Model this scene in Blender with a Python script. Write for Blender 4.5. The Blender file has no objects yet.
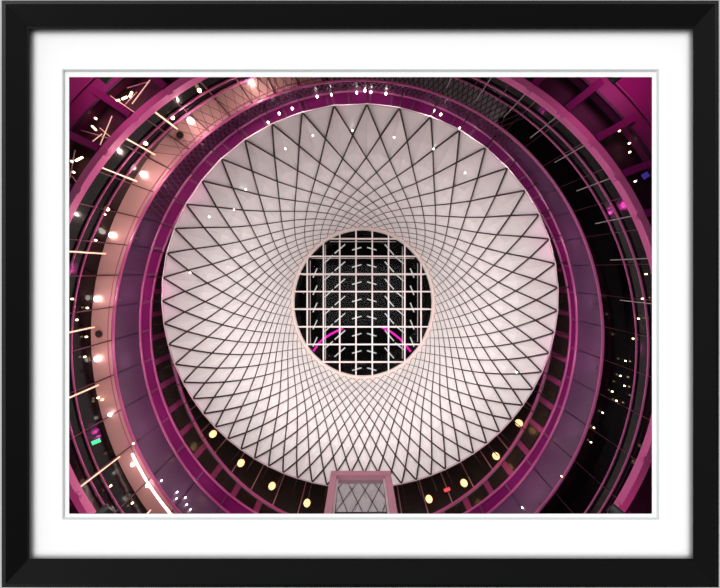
import bpy, math, random
from mathutils import Vector
random.seed(7)
C = bpy.context.scene.collection
F = 280.0
def at(x, y, z):                       # camera stands at the origin and looks straight up
    return Vector(((x-360)*z/F, (y-294)*z/F, z))

# ---------------------------------------------------------------- materials
def mat(name, col, rough=.5, metal=0., emit=None, es=0., spec=.5, noise=0., nscale=3., ior=1.5, coat=0.):
    m = bpy.data.materials.new(name); m.use_nodes = True
    nt = m.node_tree; b = nt.nodes['Principled BSDF']
    b.inputs['Base Color'].default_value = (*col, 1)
    b.inputs['Roughness'].default_value = rough
    b.inputs['Metallic'].default_value = metal
    b.inputs['IOR'].default_value = ior
    b.inputs['Specular IOR Level'].default_value = spec
    b.inputs['Coat Weight'].default_value = coat
    if emit:
        b.inputs['Emission Color'].default_value = (*emit, 1)
        b.inputs['Emission Strength'].default_value = es
    if noise:
        tc = nt.nodes.new('ShaderNodeTexCoord'); n = nt.nodes.new('ShaderNodeTexNoise')
        n.inputs['Scale'].default_value = nscale; n.inputs['Detail'].default_value = 4
        mx = nt.nodes.new('ShaderNodeMix'); mx.data_type = 'RGBA'
        mx.inputs[6].default_value = (*[c*(1-noise) for c in col], 1)
        mx.inputs[7].default_value = (*[min(1, c*(1+noise)) for c in col], 1)
        nt.links.new(tc.outputs['Object'], n.inputs['Vector'])
        nt.links.new(n.outputs['Fac'], mx.inputs[0]); nt.links.new(mx.outputs[2], b.inputs['Base Color'])
    return m
def clear_glass(name):
    m = bpy.data.materials.new(name); m.use_nodes = True
    nt = m.node_tree; nt.nodes.clear()
    o = nt.nodes.new('ShaderNodeOutputMaterial'); mix = nt.nodes.new('ShaderNodeMixShader')
    t = nt.nodes.new('ShaderNodeBsdfTransparent'); g = nt.nodes.new('ShaderNodeBsdfGlossy')
    t.inputs[0].default_value = (.92, .94, .93, 1); g.inputs['Roughness'].default_value = .03
    mix.inputs[0].default_value = .007
    nt.links.new(t.outputs[0], mix.inputs[1]); nt.links.new(g.outputs[0], mix.inputs[2]); nt.links.new(mix.outputs[0], o.inputs[0])
    return m
M = dict(
    frame=mat('black_lacquer', (.003,.003,.003), .35, coat=.0, spec=.05),
    mat=mat('white_mat_board', (.93,.93,.93), .9, spec=.1, noise=.01, nscale=40),
    bevel=mat('bevel_shade_grey', (.62,.65,.64), .8),
    wall=mat('grey_wall_paint', (.5,.5,.5), .9, noise=.03),
    panel=mat('white_perforated_metal', (.84,.80,.79), .30, noise=.03, nscale=2),
    cable=mat('dark_bronze_cable', (.035,.020,.018), .45, .3),
    edge=mat('pale_edge_steel', (.62,.50,.53), .4),
    cream=mat('cream_painted_steel', (.80,.66,.62), .4),
    pale=mat('pale_skylight_bar', (.90,.80,.78), .4),
    black=mat('black_void', (.004,.003,.004), .8, spec=.1),
    fascia=mat('mauve_glass_panel', (.12,.052,.12), .25, spec=.5, noise=.12, nscale=1.2),
    joint=mat('dark_joint', (.03,.008,.025), .5),
    pinkline=mat('pink_lit_rail', (.50,.10,.28), .35),  # pink carries the magenta LED wash on pale rails
    magenta=mat('magenta_lit_base', (.17,.001,.10), .65, spec=.2, noise=.15, nscale=1),  # magenta LED wash on white structure put into the base colour
    deepmag=mat('deep_magenta_lit', (.16,.012,.09), .5, noise=.2, nscale=1),  # dimmer part of the magenta wash, also held in the colour
    pinkbeam=mat('pink_lit_steel', (.64,.12,.34), .5),  # magenta light on white steel painted in as pink
    cell=mat('olive_dark_glass', (.028,.020,.016), .2, spec=.6, noise=.3),
    cellframe=mat('rose_lit_frame', (.42,.06,.20), .45),  # rose tone includes the magenta light on the frames
    salmon=mat('salmon_plaster', (.64,.37,.35), .7, noise=.08, nscale=1.5),
    dglass=mat('black_mirror_glass', (.004,.002,.003), .14, spec=.4, ior=1.45),
    dmull=mat('dark_rose_mullion', (.12,.035,.05), .4),
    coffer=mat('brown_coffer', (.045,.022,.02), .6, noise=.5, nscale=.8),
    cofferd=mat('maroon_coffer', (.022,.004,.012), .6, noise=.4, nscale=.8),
    warm=mat('warm_lamp', (1,.8,.6), .5, emit=(1,.72,.42), es=6),
    white=mat('white_lamp', (1,1,1), .5, emit=(1,.93,.85), es=8),
    bar=mat('warm_bar_lamp', (.8,.6,.5), .5, emit=(1,.62,.42), es=.75),
    globe=mat('amber_globe', (1,.8,.5), .4, emit=(1,.56,.22), es=1.5),
    strip=mat('dim_white_tube', (.6,.6,.6), .5, emit=(.8,.8,.82), es=.42),
    neon=mat('magenta_neon', (.6,.0,.4), .5, emit=(.75,.01,.40), es=1.0),
    green=mat('green_sign', (.1,.6,.3), .5, emit=(.08,.9,.35), es=1.2),
    red=mat('red_sign', (.6,.05,.05), .5, emit=(.8,.05,.08), es=1.0),
    blue=mat('blue_glow', (.05,.03,.3), .5, emit=(.06,.03,.3), es=.6),
    led=mat('led_line', (1,.9,.85), .5, emit=(1,.80,.72), es=3),
    mirror=mat('lift_mirror_glass', (.60,.60,.63), .03, 1.0),
    speaker=mat('black_speaker', (.012,.012,.012), .5),
    rose=mat('rose_lift_paint', (.46,.20,.26), .45),
    screen=mat('net_reflection_grey', (.34,.33,.34), .3, noise=.75, nscale=1.3),  # mottled grey painted as the net's reflection in the glass
    slopebar=mat('slope_bar_paint', (.55,.27,.28), .4),
    slope=mat('slope_glass', (.022,.017,.014), .3, spec=.6, noise=.6, nscale=2.5),
    clear=clear_glass('skylight_glass'),
    tie=mat('grey_tie_steel', (.42,.36,.36), .35, .4),
)

# ---------------------------------------------------------------- mesh helpers
def me(name, v, f, m, parent=None, smooth=False):
    d = bpy.data.meshes.new(name); d.from_pydata([tuple(p) for p in v], [], f); d.update()
    if smooth:
        for p in d.polygons: p.use_smooth = True
    d.materials.append(m)
    o = bpy.data.objects.new(name, d); C.objects.link(o)
    if parent:
        o.parent = parent; o.location = -parent.location if parent.location.length else (0,0,0)
    return o
class G:                                # collects vertices and faces of ONE mesh
    def __init__(s): s.v = []; s.f = []
    def add(s, v, f):
        n = len(s.v); s.v += [Vector(p) for p in v]; s.f += [[i+n for i in q] for q in f]; return s
    def tube(s, pts, r, n=6, closed=False, r2=None):
        pts = [Vector(p) for p in pts]; L = len(pts); V = []; Fc = []
        for i, p in enumerate(pts):
            a = pts[i-1] if (i or closed) else p; b = pts[(i+1) % L] if (i < L-1 or closed) else p
            t = (b-a).normalized(); u = t.cross(Vector((0,0,1)))
            if u.length < .05: u = t.cross(Vector((0,1,0)))
            u.normalize(); w = t.cross(u)
            rr = r if r2 is None else r+(r2-r)*i/(L-1)
            for k in range(n):
                an = 2*math.pi*(k+.5)/n; V.append(p+u*math.cos(an)*rr+w*math.sin(an)*rr)
        for i in range(L if closed else L-1):
            j = (i+1) % L
            for k in range(n):
                k2 = (k+1) % n; Fc.append([i*n+k, i*n+k2, j*n+k2, j*n+k])
        if not closed: Fc += [list(range(n))[::-1], [(L-1)*n+k for k in range(n)]]
        return s.add(V, Fc)
    def bar(s, a, b, w, h, up=Vector((0,0,1))):       # box beam from a to b
        a = Vector(a); b = Vector(b); t = (b-a).normalized(); u = t.cross(up)
        if u.length < .05: u = t.cross(Vector((0,1,0)))
        u.normalize(); q = u.cross(t).normalized(); V = []
        for p in (a, b):
            for su, sq in ((-1,-1),(1,-1),(1,1),(-1,1)): V.append(p+u*su*w/2+q*sq*h/2)
        return s.add(V, [[0,1,2,3],[7,6,5,4],[0,4,5,1],[1,5,6,2],[2,6,7,3],[3,7,4,0]])
    def disc(s, c, r, h, n=16, axis=Vector((0,0,1))):
        c = Vector(c); return s.tube([c, c+axis*h], r, n)
    def sphere(s, c, r, n=12):
        V = []; Fc = []; c = Vector(c)
        for i in range(n//2+1):
            th = math.pi*i/(n//2)
            for k in range(n):
                a = 2*math.pi*k/n; V.append(c+Vector((math.sin(th)*math.cos(a), math.sin(th)*math.sin(a), math.cos(th)))*r)
        for i in range(n//2):
            for k in range(n): Fc.append([i*n+k, i*n+(k+1)%n, (i+1)*n+(k+1)%n, (i+1)*n+k])
        return s.add(V, Fc)
    def quad(s, a, b, c, d, t):                         # thick plate, thickness vector t
        V = [Vector(p) for p in (a,b,c,d)]; V += [p+t for p in V]
        return s.add(V, [[0,1,2,3],[7,6,5,4],[0,4,5,1],[1,5,6,2],[2,6,7,3],[3,7,4,0]])
    def build(s, name, m, parent=None, smooth=False): return me(name, s.v, s.f, m, parent, smooth)
def tag(o, label=None, cat=None, group=None, kind=None):
    if label: o['label'] = label
    if cat: o['category'] = cat
    if group: o['group'] = group
    if kind: o['kind'] = kind
    return o
def empty(name, loc, label, cat, group=None):
    o = bpy.data.objects.new(name, None); o.empty_display_size = .2; C.objects.link(o); o.location = loc
    return tag(o, label, cat, group)

# ---------------------------------------------------------------- rings of the atrium: (cx, cy, rx, ry, height)
HUB = (363, 270)                        # the radial members of the floors point at this axis
def ept(E, deg):                        # point of ring E in compass direction deg
    cx, cy, rx, ry, z = E
    a = math.radians(deg); dx, dy = math.cos(a), -math.sin(a)
    ox, oy = HUB[0]-cx, HUB[1]-cy
    A = dx*dx/rx/rx+dy*dy/ry/ry; B = 2*(ox*dx/rx/rx+oy*dy/ry/ry); K = ox*ox/rx/rx+oy*oy/ry/ry-1
    t = (-B+math.sqrt(B*B-4*A*K))/(2*A)
    return at(HUB[0]+dx*t, HUB[1]+dy*t, z)
NET = (360, 296, 198, 192, 14.0)
LADD_IN = (360.5, 312, 192, 219, 15.5)
LADD_OUT = (360.5, 325, 210, 217, 14.25)
FAS_IN = (358.5, 325, 218.5, 234, 14.0)
FAS_OUT = (358, 337, 245, 257, 12.5)
SOF_OUT = (358, 335, 267, 286, 12.3)
RAIL_A = (354, 347, 284, 290, 11.5)
RAIL_B = (354, 348.5, 296, 298, 11.07)
BEAM = (352, 345, 317, 310, 10.3)
COF_OUT = (352, 345, 354, 350, 10.2)
COF_OUT2 = (352, 345, 373, 370, 10.1)
FAR = (352, 345, 620, 600, 10.1)
def sh(E, dr=0, dz=0): return (E[0], E[1], E[2]+dr, E[3]+dr, E[4]+dz)
def arc(E, a0, a1, n): return [ept(E, a0+(a1-a0)*i/n) for i in range(n+1)]
def ringtube(g, E, r, n=6, N=180): return g.tube(arc(E, 0, 360, N)[:-1], r, n, closed=True)
def band(g, E1, E2, a0, a1, n, th=.05, full=False):     # solid strip of surface between two rings
    P = arc(E1, a0, a1, n); Q = arc(E2, a0, a1, n); V = []; Fc = []
    for p, q in zip(P, Q):
        nn = Vector((0,0,th)) if abs(p.z-q.z) < (p-q).length*.7 else Vector((p.x,p.y,0)).normalized()*th
        V += [p, q, q+nn, p+nn]
    for i in range(n):
        a = i*4; b = a+4
        for k in range(4): Fc.append([a+k, a+(k+1)%4, b+(k+1)%4, b+k])
    if not full: Fc += [[0,1,2,3][::-1], [n*4+k for k in range(4)]]
    return g.add(V, Fc)
def clock(x, y):
    a = math.degrees(math.atan2(-(y-295), x-360)); h = (90-a)/30 % 12
    w = ['twelve','one','two','three','four','five','six','seven','eight','nine','ten','eleven']
    k = int(h); fr = h-k
    if fr < .25: return w[k]+" o'clock"
    if fr < .75: return "half past "+w[k]
    return w[(k+1) % 12]+" o'clock"

# ================================================================ the framed picture: moulding and mat
ZM = 7.0
fr = empty('picture_frame', at(360, 294, ZM), 'large black picture frame with white double mat around the round glass hall', 'picture frame')
def R4(x0, y0, x1, y1, z): return [at(x0,y0,z), at(x1,y0,z), at(x1,y1,z), at(x0,y1,z)]
prof = [R4(1.6,.4,718.9,587.4,6.72), R4(5.5,4,715,584,6.70), R4(27.0,26.6,694.8,560.6,6.895), R4(29.3,29,693,558.6,6.905), R4(28.2,27.9,694.1,559.7,6.93)]
back = [Vector((p.x,p.y,7.12)) for p in prof[0]]; innb = [Vector((p.x*1.03,p.y*1.03,6.99)) for p in prof[4]]
names = ['top','right','bottom','left']
for k in range(4):
    j = (k+1) % 4
    L = [r[k] for r in prof]+[innb[k], Vector((innb[k].x,innb[k].y,7.12)), back[k]]
    Rr = [r[j] for r in prof]+[innb[j], Vector((innb[j].x,innb[j].y,7.12)), back[j]]
    n = len(L); f = [[i, (i+1)%n, n+(i+1)%n, n+i] for i in range(n)]+[list(range(n)), list(range(2*n-1, n-1, -1))]
    me('moulding_bar', L+Rr, f, M['frame'], fr)
def holed(name, o, i, zf, th, m, parent):
    v = o+i+[p+Vector((0,0,th)) for p in o+i]; f = []
    for k in range(4):
        j = (k+1) % 4
        f += [[k,j,4+j,4+k],[8+k,12+k,12+j,8+j],[k,8+k,8+j,j],[4+k,4+j,12+j,12+k]]
    return me(name, v, f, m, parent)
holed('mat_board', R4(20,19,703,568,ZM), R4(62,69,659,519.5,ZM), ZM, .05, M['mat'], fr)
tag(holed('bevel_shade', R4(62.2,69.2,658.8,519.2,ZM-.004), R4(63.4,70.4,657.6,518,ZM-.004), ZM, .03, M['bevel'], fr), 'thin grey line painted as shade along the mat bevel')  # grey strip paints the shade along the bevel
holed('inner_mat', R4(60,67,661,521,ZM+.025), R4(69,77,652.2,513.9,ZM+.025), ZM, .006, M['mat'], fr)
# wall the frame hangs on
Wv = [Vector((x, y, 7.12)) for x, y in ((-16,-14),(16,-14),(16,14),(-16,14))]
w = holed('wall_front', Wv, R4(50,50,670,530,7.12), 7.12, .12, M['wall'], None); tag(w, kind='structure')
w = holed('black_liner', [p+Vector((0,0,.14)) for p in Wv], R4(50,50,670,530,7.26), 7.26, .05, M['black'], None); tag(w, kind='structure')  # unseen black sheet added so the glass reflects no lit wall

# ================================================================ cable net
NQ = 56; T = 7
tab = [0.]; NS = 7200
for i in range(NS):
    th = math.radians(88+360*i/NS); tab.append(tab[-1]+1/(23.3+8.75*math.sin(th)))
tab = [t*NQ/tab[-1] for t in tab]
def W0(q):
    turns = math.floor(q/NQ); r = q-turns*NQ; lo, hi = 0, NS
    while hi-lo > 1:
        m = (lo+hi)//2
        if tab[m] <= r: lo = m
        else: hi = m
    fr_ = (r-tab[lo])/(tab[hi]-tab[lo]); return 88+360*(lo+fr_)/NS+360*turns
def W1(q): return 88+q*360/NQ
def surf(q, s, lift=0.):
    w = s**4; th = math.radians(W0(q)*(1-w)+W1(q)*w)
    cx = 360+3*s; cy = 296+7*s; rx = 198+(71.5-198)*s; ry = 192+(75.3-192)*s
    z0 = 14-1.0*math.sin(th); z = z0+(29-z0)*s**1.5
    return at(cx+rx*math.cos(th), cy-ry*math.sin(th), z*(1+lift))
def h_inv(h):
    lo, hi = 0., 1.
    for _ in range(40):
        m = (lo+hi)/2
        if .3*m+.7*m**3 < h: lo = m
        else: hi = m
    return lo
S = [h_inv(m/(2*T)) for m in range(2*T+1)]; S[-1] = 1.
net = empty('cable_net', (0,0,14), 'huge white funnel of diamond panels laced with dark crossing cables', 'cable net')
LIFT = .004
def SV(m, q):                          # rows of crossings, spread more evenly on the low side
    if m >= 2*T: return 1.
    a = .40-.13*math.sin(math.radians(W0(q))); lo, hi = 0., 1.
    for _ in range(30):
        x = (lo+hi)/2
        if a*x+(1-a)*x**4 < m/(2*T): lo = x
        else: hi = x
    return lo
def pp(m, q): return surf(q, SV(m, q), LIFT)
tri = []
for i in range(NQ):
    for m in range(-1, 2*T):
        q = i+m/2 if m >= 0 else i+.5
        if m == -1: P = [pp(0,i), pp(0,i+1), pp(1,i+.5)]
        elif m == 2*T-1: P = [pp(m,i+m/2), pp(m+1,i+m/2+.5), pp(m+1,i+m/2-.5)]
        else: P = [pp(m,q), pp(m+1,q+.5), pp(m+2,q), pp(m+1,q-.5)]
        area = (P[1]-P[0]).cross(P[2]-P[0]).length/P[0].z**2
        tri.append((area, P))
tri.sort(key=lambda t: -t[0])
def put(g, P):
    c = sum(P, Vector())/len(P)
    sz = (P[0]-P[2]).length
    if len(P) == 4:
        mid = (P[1]+P[3])/2; nrm = (P[2]-P[0]).cross(P[3]-P[1]).normalized()
        if nrm.z < 0: nrm = -nrm
        a = P[0]; 
        c = c+nrm*sz*.05
        g.add(P+[c], [[0,1,4],[1,2,4],[2,3,4],[3,0,4]])
    else: g.add(P, [[0,1,2]])
rest = G()
for k, (a, P) in enumerate(tri):
    if k < 100:
        g = G(); put(g, P); g.build('diamond_panel', M['panel'], net)
    else: put(rest, P)
o = rest.build('diamond_panel', M['panel'], net); o['kind'] = 'stuff'
for sgn in (1, -1):
    for i in range(NQ):
        pts = [surf(i+sgn*m/2, SV(m, i+sgn*m/2), -.0035) for m in range(2*T+1)]
        G().tube(pts, .045, 5, r2=.020).build('cable', M['cable'], net)
g = G(); g.tube([surf(i, 0, -.003) for i in range(NQ)], .036, 6, closed=True); g.build('edge_cable', M['edge'], net)
for i in range(NQ):
    p = surf(i, 0, -.003); d = Vector((p.x-at(360,296,p.z).x, p.y-at(360,296,p.z).y, 0)).normalized()
    G().tube([p-d*.05, p+d*1.15+Vector((0,0,.35))], .03, 5).build('tie_rod', M['cable'], net)
for q, s in ((3,.22),(5.2,.30),(-1,.24),(.5,.21),(-2.5,.23),(-4,.26),(1.9,.2),(7,.2),(9.6,.2),(6.2,.33),(-14.5,.19)):
    c = surf(q, s, -.008)
    o = G().disc(c, .04, .05, 8).build('spotlight', M['white'])
    r = at(360,294,c.z); px = 360+c.x*F/c.z; py = 294+c.y*F/c.z
    tag(o, 'tiny white spotlight pinned on the cable net toward '+clock(px, py), 'spotlight', 'pin spotlights on the cable net')

# ================================================================ skylight
ZO = 29.1
sky = empty('skylight', at(363,303,ZO), 'round gridded skylight with cream rim at the top of the funnel', 'skylight')
def circ(cx, cy, rx, ry, z, n=96): return [at(cx+rx*math.cos(2*math.pi*i/n), cy+ry*math.sin(2*math.pi*i/n), z) for i in range(n)]
G().tube(circ(363,303,71,75,ZO-.1), .20, 8, closed=True).build('rim', M['cream'], sky, True)
G().tube(circ(363,303,69.3,73.3,ZO+.5), .10, 6, closed=True).build('inner_rim', M['pale'], sky, True)
def grid(z, wd, ht, off=0):
    for k in range(9):
        x = 291+16.25*k; u = (x-363)/70
        if abs(u) < .97:
            hh = 74*math.sqrt(1-u*u); G().bar(at(x,303-hh,ZO)+Vector((0,0,z)), at(x,303+hh,ZO)+Vector((0,0,z)), wd, ht).build('grid_bar', M['pale'], sky)
    for k in range(9):
        y = 238.8+17.6*k-0; u = (y-303)/74
        if abs(u) < .97:
            ww = 70*math.sqrt(1-u*u); G().bar(at(363-ww,y,ZO)+Vector((0,0,z+.01)), at(363+ww,y,ZO)+Vector((0,0,z+.01)), wd, ht).build('grid_bar', M['pale'], sky)
grid(0, .15, .12); 
def grid2():
    for y in (238.8,256.4,274,291.6,309.2):
        u = (y-303)/74; ww = 70*math.sqrt(1-u*u)
        G().bar(at(363-ww,y,ZO)+Vector((0,0,1.6)), at(363+ww,y,ZO)+Vector((0,0,1.6)), .07, .07).build('upper_bar', M['pale'], sky)
    for x in (307.3,323.5,404.8,421):
        u = (x-363)/70; hh = 74*math.sqrt(1-u*u)
        G().bar(at(x,303-hh,ZO)+Vector((0,0,1.7)), at(x,303+hh,ZO)+Vector((0,0,1.7)), .07, .07).build('upper_bar', M['pale'], sky)
grid2()
me('glass', [p for p in circ(363,303,69,73,ZO+.25)]+[p+Vector((0,0,.02)) for p in circ(363,303,69,73,ZO+.25)],
   [list(range(96)), [191-i for i in range(96)]]+[[i,(i+1)%96,96+(i+1)%96,96+i] for i in range(96)], M['clear'], sky)
# dark drum and lid added over the skylight to shut out world light
g = G()
lo = circ(363,303,73,77,ZO+.0); hi = [Vector((p.x*1.05,p.y*1.05,ZO+6)) for p in lo]
g.add(lo+hi, [[i,(i+1)%96,96+(i+1)%96,96+i] for i in range(96)]+[[96+i for i in range(96)]])
tag(g.build('ceiling', M['black']), kind='structure')
# light tubes behind the grid
ZL = ZO+2.2
def zz(u, v): return (310+u/5.345, 250+v/5.345)
rows = 0
for k in range(-2, 7):
    for (a, b, nm) in (((225,92),(275,78),'inner left'), ((305,78),(355,92),'inner right'), ((78,160),(122,120),'outer left'), ((132,110),(188,62),'middle left'),
                       ((400,62),(448,118),'middle right'), ((456,128),(500,165),'outer right'), ((16,240),(38,190),'far left'), ((536,190),(556,240),'far right')):
        A = zz(a[0], a[1]+92*k); B = zz(b[0], b[1]+92*k)
        if all(((p[0]-363)/66)**2+((p[1]-303)/70)**2 < 1 for p in (A, B)):
            rows += 1
            o = G().tube([at(A[0],A[1],ZL), at(B[0],B[1],ZL)], .075, 6).build('light_tube', M['strip'])
            tag(o, 'dim white light tube above the skylight grid, %s column, row %s from the top' % (nm, ['one','two','three','four','five','six','seven','eight','nine'][k+2]), 'light tube', 'light tubes above the skylight')
for nm, pts in (('left', [(313.6,351),(318,344),(324,338.5),(331,334),(337,331),(343,328.5)]), ('right', [(382,327.5),(388,330),(394,334),(400,339),(405.5,345),(410.5,351.5)])):
    o = G().tube([at(x, y, ZL-.4) for x, y in pts], .13, 6).build('neon_arc', M['neon'])
    tag(o, 'curved magenta neon arc above the skylight grid on the %s' % nm, 'neon light', 'neon arcs above the skylight')

# ================================================================ dark glazed slope behind the net's lower edge
INN = (360, 300, 176, 170, 18.5); LOW = (360, 305, 186, 205, 16.6)
gs = empty('glazed_slope', (0,0,16), 'dark glazed slope with rose bars behind the lower rim of the net', 'glazing')
g = G(); band(g, LADD_IN, INN, 0, 360, 144, .05, True); g.build('glass', M['slope'], gs)
for k in range(60):
    a = 6*k+3; G().bar(ept(sh(LADD_IN,0,-.06), a), ept(sh(INN,0,-.06), a), .06, .06).build('mullion', M['slopebar'], gs)
for t_ in (.28, .62):
    Em = tuple(LADD_IN[i]*(1-t_)+INN[i]*t_ for i in range(5)); g = G(); ringtube(g, sh(Em,0,-.08), .035, 5); g.build('rail', M['dmull'], gs)
# lid above everything so that no sky shows between net and walls
g = G(); band(g, (360,300,178,172,18.6), (362,302,118,120,30.2), 0, 360, 96, .05, True); band(g, (362,302,118,120,30.2), (363,303,74,78,30.2), 0, 360, 96, .05, True); tag(g.build('ceiling', M['black']), kind='structure')

# ladder of small windows
ld = empty('window_ring', (0,0,15), 'ring of small dark windows in rose frames beneath the net rim', 'window band')
g = G(); band(g, sh(LADD_OUT,2,.02), sh(LADD_IN,2,.02), 0, 360, 180, .06, True); g.build('frame_band', M['cellframe'], ld)
for k in range(60):
    a0 = 6*k+.7; a1 = 6*k+5.3
    E1 = tuple(LADD_OUT[i]*.86+LADD_IN[i]*.14 for i in range(5)); E2 = tuple(LADD_OUT[i]*.14+LADD_IN[i]*.86 for i in range(5))
    g = G(); band(g, sh(E1,0,-.03), sh(E2,0,-.03), a0, a1, 3, .03); g.build('pane', M['cell'], ld)
g = G(); ringtube(g, sh(LADD_IN,0,-.05), .07, 6); tag(g.build('rail', M['pinkbeam'], ld), 'pink upper rail')
g = G(); ringtube(g, sh(LADD_OUT,0,-.05), .05, 6); g.build('rail', M['pinkline'], ld)

# magenta ledge
lg = empty('ledge_ring', (0,0,14), 'bright magenta ledge ring between the mauve fascia and small windows', 'ledge')
g = G(); band(g, FAS_IN, LADD_OUT, 0, 360, 180, .05, True); g.build('ledge', M['magenta'], lg)
for k in range(50):
    a = 7.2*k+1.2; G().bar(ept(sh(FAS_IN,0,-.03), a), ept(sh(LADD_OUT,0,-.03), a), .09, .06).build('rib', M['deepmag'], lg)

# mauve fascia of glass panels
fa = empty('fascia_ring', (0,0,13), 'wide ring fascia of mauve glass panels with pink rims', 'fascia')
for k in range(50):
    a0 = 7.2*k+1.2+.12; g = G(); band(g, FAS_OUT, FAS_IN, a0, a0+6.96, 5, .05); g.build('glass_panel', M['fascia'], fa)
g = G(); band(g, sh(FAS_OUT,.6,.02), sh(FAS_IN,.6,.02), 0, 360, 180, .05, True); g.build('joint_backing', M['joint'], fa)
g = G(); ringtube(g, sh(FAS_IN,0,-.04), .055, 6); g.build('rim', M['pinkline'], fa)
g = G(); ringtube(g, sh(FAS_OUT,0,-.04), .06, 6); g.build('rim', M['pinkline'], fa)

# soffit: salmon plaster on the left, unlit right part darkened with black glass
A0, A1 = 101, 236
g = G(); band(g, FAS_OUT, SOF_OUT, A0, A1, 80, .08); tag(g.build('ceiling', M['salmon']), kind='structure')
g = G(); band(g, FAS_OUT, SOF_OUT, A1, A0+360, 130, .08); tag(g.build('ceiling', M['dglass']), kind='structure')
st = empty('soffit_trim', (0,0,12.4), 'dark joints and fine double line on the salmon soffit', 'trim')
for k in range(50):
    a = 7.2*k+1.2
    if A0 < a < A1:
        G().bar(ept(sh(FAS_OUT,0,-.03), a), ept(sh(SOF_OUT,0,-.03), a), .045, .04).build('joint', M['dmull'], st)
g = G(); g.tube(arc(sh(FAS_OUT,5,-.04), A0, A1, 90), .025, 5); g.build('line', M['pinkline'], st)
g = G(); g.tube(arc((358,337,251.5,265,12.42), 218.5, 238, 30), .045, 6)
tag(g.build('light_strip', M['led']), 'bright white curved light strip on the salmon soffit at lower left', 'light strip')

# net's reflection in the upper glass, modelled as a diamond lattice
ls = empty('net_reflection', (0,0,12), 'modelled reflection of the cable net, grey diamonds over the upper part of the glass ring', 'net reflection')
g = G(); band(g, sh(FAS_OUT,1.5,-.05), sh(SOF_OUT,-1,-.04), 48, 100, 60, .02); band(g, sh(SOF_OUT,-1,-.04), sh(RAIL_A,-2,0), 48, 100, 60, .02); g.build('reflection_grey', M['screen'], ls)
g = G()
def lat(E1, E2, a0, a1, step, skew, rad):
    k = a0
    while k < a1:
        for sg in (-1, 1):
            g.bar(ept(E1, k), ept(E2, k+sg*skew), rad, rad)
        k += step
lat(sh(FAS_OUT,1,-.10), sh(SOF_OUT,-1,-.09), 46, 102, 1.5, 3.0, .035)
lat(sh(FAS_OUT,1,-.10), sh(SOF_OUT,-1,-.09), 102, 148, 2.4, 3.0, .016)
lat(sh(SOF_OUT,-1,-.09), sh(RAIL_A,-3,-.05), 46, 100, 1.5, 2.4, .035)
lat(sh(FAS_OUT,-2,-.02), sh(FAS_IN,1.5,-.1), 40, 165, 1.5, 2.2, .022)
g.build('reflection_lines', M['dmull'], ls)
# cylindrical black glass wall with rails and mullions
gw = empty('glass_wall', (0,0,11), 'dark cylindrical glass wall with thin pink rails and radial mullions', 'glass wall')
g = G(); band(g, SOF_OUT, RAIL_A, 0, 360, 180, .05, True); band(g, RAIL_A, RAIL_B, 0, 360, 180, .05, True); band(g, RAIL_B, BEAM, 0, 360, 180, .05, True); g.build('glass', M['dglass'], gw)
g = G(); ringtube(g, sh(RAIL_A,-1.5), .032, 6); g.build('rail', M['pinkline'], gw)
g = G(); ringtube(g, sh(RAIL_B,-1.5), .036, 6); g.build('rail', M['pinkline'], gw)
for k in range(50):
    a = 7.2*k+1.2; left = 120 < a < 240
    pts = [ept(sh(E,-1,0), a) for E in (SOF_OUT, RAIL_A, RAIL_B, BEAM)]
    if not left: pts = [ept(sh(FAS_OUT,0,-.05), a)]+pts
    G().tube(pts, .028 if left else .020, 5).build('mullion', M['dmull'], gw)
for a in (142.8, 151, 158.6, 176.4, 192, 203.5, 217.5, 228.5):
    o = G().tube([ept(sh(SOF_OUT,-3,0), a), ept(sh(RAIL_A,-3,0), a), ept(sh(BEAM,-3,0), a)], .036, 6).build('light_bar', M['bar'])
    p = ept(RAIL_A, a); tag(o, 'slim warm light bar running up the dark wall at '+clock(360+p.x*F/p.z, 294+p.y*F/p.z), 'light bar', 'warm light bars on the left wall')

# pink ring beam with radial beams, coffers and magenta ceiling beyond
rb = empty('ring_beam', (0,0,10.3), 'pink steel ring beam with radial beams around the outer edge', 'ring beam')
N = 180; P1 = arc(sh(BEAM,0,0), 0, 360, N)
g = G(); band(g, sh(BEAM,-1.5,-.12), sh(BEAM,5.5,-.12), 0, 360, N, .25, True); g.build('beam', M['pinkbeam'], rb)
for k in range(40):
    a = 38.3+9*k
    G().bar(ept(sh(BEAM,3,.0), a), ept(sh(COF_OUT,8,.0), a), .26, .3).build('radial_beam', M['magenta'], rb)
    p = ept(sh(BEAM,1,-.16), a); G().disc(p, .16, .12, 8).build('bracket', M['pinkbeam'], rb)
    if (a-38.3) % 360 <= 27.1 or (a % 360) > 350 or (a % 360) < 60:
        q = ept(sh(RAIL_A,-14,0), a); r_ = ept(BEAM, a)
        G().tube([r_+Vector((0,0,-.1)), Vector((q.x,q.y,q.z))], .022, 5).build('tie_rod', M['tie'], rb)
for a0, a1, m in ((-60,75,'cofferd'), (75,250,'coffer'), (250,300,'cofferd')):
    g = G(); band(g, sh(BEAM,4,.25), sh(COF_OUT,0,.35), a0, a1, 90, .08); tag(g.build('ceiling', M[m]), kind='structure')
g = G(); band(g, COF_OUT, COF_OUT2, 0, 360, N, .3, True); tag(g.build('trim_1', M['deepmag']), kind='structure')
g = G(); band(g, COF_OUT2, FAR, 0, 360, N, .3, True); tag(g.build('ceiling', M['magenta']), kind='structure')
g = G(); g.tube(arc(sh(COF_OUT2,0,-.03), 0, 360, N)[:-1], .03, 5, closed=True); tag(g.build('trim_2', M['deepmag']), kind='structure')
g = G(); g.tube(arc(sh(COF_OUT,0,-.03), 0, 360, N)[:-1], .06, 5, closed=True); tag(g.build('trim_3', M['joint']), kind='structure')

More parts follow.
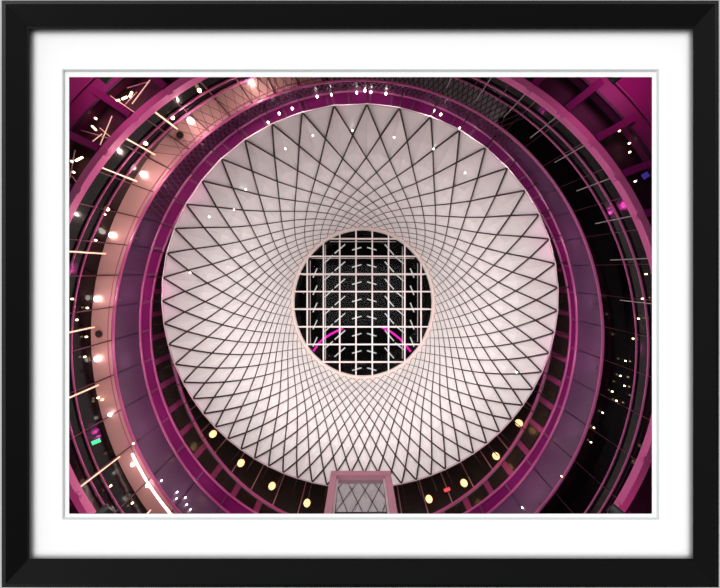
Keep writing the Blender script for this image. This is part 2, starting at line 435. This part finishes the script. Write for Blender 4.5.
# ================================================================ lift tower
Y0 = 180*11/F; t0 = empty('elevator_shaft', (.03, Y0, 7.33), 'rose framed mirror glass elevator shaft in front of the net at bottom', 'elevator')
hw = 1.165
for sx in (-1, 1):
    G().bar((.03+sx*(hw-.12), Y0, 7.33), (.03+sx*(hw-.12), Y0, 10.77), .24, .24).build('post', M['rose'], t0)
    G().bar((.03+sx*(hw-.27), Y0+.04, 7.33), (.03+sx*(hw-.27), Y0+.04, 10.72), .07, .08).build('light_post', M['edge'], t0)
    G().bar((.03+sx*(hw-.12), Y0+1.7, 7.33), (.03+sx*(hw-.12), Y0+1.7, 11), .24, .24).build('post', M['rose'], t0)
    G().quad((.03+sx*(hw-.1), Y0+.15, 7.33), (.03+sx*(hw-.1), Y0+1.6, 7.33), (.03+sx*(hw-.1), Y0+1.6, 10.8), (.03+sx*(hw-.1), Y0+.15, 10.8), Vector((-sx*.03,0,0))).build('side_glass', M['dglass'], t0)
G().bar((.03-hw, Y0, 10.88), (.03+hw, Y0, 10.88), .24, .26).build('head_beam', M['rose'], t0)
G().bar((.03-hw, Y0+1.7, 10.88), (.03+hw, Y0+1.7, 10.88), .24, .26).build('head_beam', M['rose'], t0)
G().quad((.03-hw+.26, Y0+.5, 7.33), (.03+hw-.26, Y0+.5, 7.33), (.03+hw-.26, Y0+.06, 10.76), (.03-hw+.26, Y0+.06, 10.76), Vector((0,.03,0))).build('front_glass', M['mirror'], t0)
G().bar((.03-hw+.26, Y0+.2, 9.3), (.03+hw-.26, Y0+.2, 9.3), .04, .04).build('crossbar', M['cable'], t0)

# ================================================================ lamps
def lamp(x, y, z, r, kind, label, group, name='downlight', trim=True):
    p = at(x, y, z); e = empty(name, p, label, 'lamp', group)
    m = M[kind]
    o = G().disc(Vector((0,0,-.02)), r, .06, 12).build('lens', m, None); o.parent = e
    if trim:
        o = G().tube([Vector((math.cos(2*math.pi*i/14), math.sin(2*math.pi*i/14), 0))*r*1.12 for i in range(14)], r*.15, 5, closed=True).build('trim_ring', M['cream'], None); o.parent = e
    return e
def light(kind, loc, energy, col, size=.2, aim=None, spot=None):
    l = bpy.data.lights.new('lamp_light', kind); l.energy = energy; l.color = col
    if kind == 'AREA': l.shape = 'DISK'; l.size = size
    else: l.shadow_soft_size = size
    if kind == 'SPOT': l.spot_size = math.radians(spot or 120); l.spot_blend = .8
    o = bpy.data.objects.new('lamp_light', l); C.objects.link(o); o.location = loc
    if aim is not None: o.rotation_euler = (Vector(aim)-Vector(loc)).to_track_quat('-Z', 'Y').to_euler()
    return o
BIG = [(251,82),(190,120),(143,174),(111.7,235),(96.7,299),(96.7,359),(110,414.7),(132.5,464.7),(147.5,485.6)]
for (x, y) in BIG:
    lamp(x, y, 12.26, .11 if y < 400 else .075, 'white', 'round bright downlight in the salmon soffit at '+clock(x, y), 'downlights in the salmon soffit')
    pl = at(x, y, 12.26)+Vector((0,0,-.8)); pl.x *= .90; pl.y *= .90
    light('POINT', pl, (30 if y > 400 else 42) if y > 200 else 62, (1,.76,.70), .012)
for (x, y) in ((180,135),(99,334)):
    e = empty('speaker', at(x, y, 12.25), 'round black ceiling speaker in the salmon soffit at '+clock(x, y), 'speaker', 'speakers in the salmon soffit')
    o = G().disc(Vector((0,0,-.03)), .13, .07, 14).build('grille', M['speaker'], None); o.parent = e
    o = G().tube([Vector((math.cos(2*math.pi*i/14), math.sin(2*math.pi*i/14), 0))*.15 for i in range(14)], .02, 5, closed=True).build('trim_ring', M['dmull'], None); o.parent = e
def wall_z(x, y):                      # depth of the cylindrical wall along a sight line
    best = None
    a = math.degrees(math.atan2(-(y-HUB[1]), x-HUB[0])); rr = math.hypot(x-HUB[0], y-HUB[1]); pr = None
    for E in (FAS_IN, FAS_OUT, SOF_OUT, RAIL_A, RAIL_B, BEAM, COF_OUT, COF_OUT2, FAR):
        p = ept(E, a); d = math.hypot(p.x*F/p.z+360-HUB[0], p.y*F/p.z+294-HUB[1])
        if d >= rr and pr:
            t = (rr-pr[0])/(d-pr[0]); return pr[1]+(E[4]-pr[1])*t
        pr = (d, E[4])
    return 10
SMALL = [(199,90),(172,117),(145,143),(106.7,209),(95,240),(71.5,299),(76,320),(86.7,308),(85.7,337),(84,357),(97.5,398),(101.5,400),(131.7,503.6),(110,486.4),(132.8,444),(104,214)]
for (x, y) in SMALL:
    r = .07 if (x, y) in ((199,90),(172,117),(145,143),(106.7,209)) else .035
    o = G().disc(at(x, y, wall_z(x, y)-.12), r, .06, 10).build('small_lamp', M['warm'])
    tag(o, 'small warm lamp glowing on the dark left wall at '+clock(x, y), 'lamp', 'small lamps on the dark left wall')
for (x, y) in ((161,481),(176.7,492.5),(176,499),(185,498),(186.4,505),(190,510),(522.5,508)):
    o = G().disc(at(x, y, wall_z(x, y)-.1), .03, .05, 8).build('glint_lamp', M['white'])
    tag(o, 'tiny white lamp on the mauve fascia at '+clock(x, y), 'lamp', 'tiny lamps on the fascia')
RIGHT = [(646.7,274),(643,298.7),(639,318.7),(633.7,338.7),(626,361),(621,376),(612.8,391.7),(625,386),(617,401),(603,413),(594.4,428),(591.4,442.5),(562,476.7)]
for (x, y) in RIGHT:
    o = G().disc(at(x, y, wall_z(x, y)-.12), .028, .05, 8).build('pin_lamp', M['warm'])
    tag(o, 'tiny warm pin lamp on the black right wall at '+clock(x, y), 'lamp', 'pin lamps on the black right wall')
for (x, y) in ((620,130.4),(630,143),(630.4,151.8),(638,170.4),(636,181)):
    o = G().disc(at(x, y, 10.28), .03, .05, 8).build('pin_lamp', M['warm'])
    tag(o, 'tiny warm lamp in the maroon coffer at upper right, near '+clock(x, y), 'lamp', 'pin lamps in the upper right coffers')
for (x, y) in ((118,84),(95,106),(95,118),(71,161),(73,172)):
    o = G().disc(at(x, y, 10.28), .035, .05, 8).build('pin_lamp', M['warm'])
    tag(o, 'small warm lamp in the brown coffer at upper left, near '+clock(x, y), 'lamp', 'pin lamps in the upper left coffers')
for (x, y, dx, dy) in ((116,101,3.5,-1),(124.5,98,2.5,-1.2),(130.7,94.5,1.3,-2.6),(79,159,3.5,-1.8),(94,128,2,2)):
    o = G().tube([at(x-dx,y-dy,10.25), at(x+dx,y+dy,10.25)], .032, 6).build('coffer_lamp', M['warm'])
    tag(o, 'short bright lamp streak in the brown coffers near '+clock(x, y), 'lamp', 'short lamps in the upper left coffers')
for a, b in (((108,104),(124,110)),((100,128),(114,140)),((127,88),(148,82)),((88,145),(102,134)),((122,108),(137,92)),((75,150),(70,178)),((98,150),(112,116)),((82,190),(72,176)),((105,92),(134,112)),((80,130),(108,138)),((150,80),(132,104))):
    o = G().bar(at(*a,10.35), at(*b,10.35), .022, .022).build('coffer_rod', M['bar'] if random.random() < .35 else M['cream'])
    tag(o, 'thin pale rod under the brown coffer from %s' % clock(*a), 'rod', 'thin rods in the upper left coffers')
# lamps on the ledge above the fascia
for (x, y) in ((268,122),(279,113),(292,108),(317,96),(331.7,94),(356.7,92),(365,90),(371,91.5),(386,93),(434,110),(441,114),(460,128)):
    o = G().disc(at(x, y, 13.7), .05, .08, 10).build('ledge_lamp', M['white'])
    tag(o, 'small white lamp on the dark ledge above the net at '+clock(x, y), 'lamp', 'white lamps on the upper ledge')
# amber globes
for i, (x, y) in enumerate(((213,434),(241,463),(272,486),(307,503),(429,499),(464,483),(496,456),(519,423))):
    z = 15.9; e = empty('globe_lamp', at(x, y, z-.55), 'amber globe lamp hanging below the net rim, at '+clock(x, y)+(' left of the elevator' if x < 360 else ' right of the elevator'), 'globe lamp', 'amber globe lamps')
    o = G().sphere(Vector(), .19, 12).build('globe', M['globe'], None, True); o.parent = e
    o = G().tube([Vector((0,0,.22)), Vector((0,0,1.0))], .03, 5).build('stem', M['cable'], None); o.parent = e
    light('POINT', at(x, y, z-1.0)+Vector((0,0,0)), 3, (1,.6,.3), .05)
for x, y, m, nm, lab in ((96,441.7,'green','sign','small glowing green sign on the dark wall at lower left'), (447,489.6,'red','sign','small red lit sign under the net rim right of the elevator'),
                         (645.5,175.5,'blue','screen','dim blue screen in the coffer at the right edge')):
    z = {'green':11.3,'red':15.0,'blue':10.3}[m]; s = {'green':.15,'red':.16,'blue':.09}[m]
    p = at(x, y, z); o = G().bar(p-Vector((s,-.06,0)), p+Vector((s,-.06,0)), .15 if m != 'blue' else .2, .05).build(nm, M[m]); tag(o, lab, nm)
# floodlights on the lower rim of the fascia
for k in range(24):
    a = 15*k+7; p = ept(sh(FAS_OUT,-5,-.05), a); e = empty('floodlight', p, 'small uplight on the pink fascia rim at '+clock(360+p.x*F/p.z, 294+p.y*F/p.z), 'floodlight', 'uplights on the fascia rim')
    d = (Vector((0,0,24))-p).normalized()
    o = G().tube([-d*.06, d*.03], .05, 8).build('housing', M['dmull'], None); o.parent = e
    ang = a % 360; up = math.sin(math.radians(ang))
    opp = Vector((-p.x*.35, -p.y*.35, 24))
    light('AREA', p+d*.06, 16*(1+.2*up), (1,.86,.86), .12, aim=opp)
    if k % 2 == 0:
        q = ept(sh(FAS_IN,-22,-.9), a); light('POINT', q, 24*max(0.01,1-1.5*max(0,up)), (1,.06,.55), .05)
for k in range(12):  # added fill lamps, unseen behind the mat, to brighten the net
    a = math.radians(30*k+15); p = Vector((9.6*math.cos(a), 8.2*math.sin(a), 7.6)); up = -math.sin(a)
    e = empty('fill_light', p, 'added fill uplight hidden on the back of the mounting wall', 'fill light', 'added fill uplights behind the mounting wall')
    opp = Vector((-p.x*.45, -p.y*.45, 20)); d = (opp-p).normalized()
    o = G().tube([-d*.25, d*.0], .16, 10).build('housing', M['speaker'], None); o.parent = e
    light('SPOT', p+d*.02, 3900*(1+.85*up), (1,.955,.935), .12, aim=opp, spot=58)
# magenta wash on the outer ceiling
for x, y in ((40,30),(685,30),(20,570),(700,570)):
    p = at(x, y, 8.2); light('AREA', p, 50 if y < 300 else 16, (1,.15,.55), 1.6, aim=p+Vector((0,0,3)))

# ================================================================ room light on the frame side
W = bpy.data.worlds.new('room'); bpy.context.scene.world = W; W.use_nodes = True
nt = W.node_tree; bg = nt.nodes['Background']
tc = nt.nodes.new('ShaderNodeTexCoord'); dot = nt.nodes.new('ShaderNodeVectorMath'); dot.operation = 'DOT_PRODUCT'
v = Vector((-.45,-.62,-.64)).normalized(); dot.inputs[1].default_value = v
mr = nt.nodes.new('ShaderNodeMapRange'); mr.inputs[1].default_value = -.2; mr.inputs[2].default_value = 1; mr.inputs[3].default_value = .15; mr.inputs[4].default_value = 1.95
nt.links.new(tc.outputs['Generated'], dot.inputs[0]); nt.links.new(dot.outputs['Value'], mr.inputs[0]); nt.links.new(mr.outputs[0], bg.inputs['Strength'])
bg.inputs['Color'].default_value = (1,1,1,1)

cam = bpy.data.cameras.new('camera'); co = bpy.data.objects.new('camera', cam); C.objects.link(co)
cam.sensor_width = 36; cam.sensor_fit = 'HORIZONTAL'; cam.lens = 36*F/720; cam.clip_end = 200
co.location = (0,0,0); co.rotation_euler = (math.pi, 0, 0)
sc = bpy.context.scene; sc.camera = co
sc.view_settings.view_transform = 'Standard'; sc.view_settings.look = 'None'; sc.view_settings.exposure = 0; sc.view_settings.gamma = 1
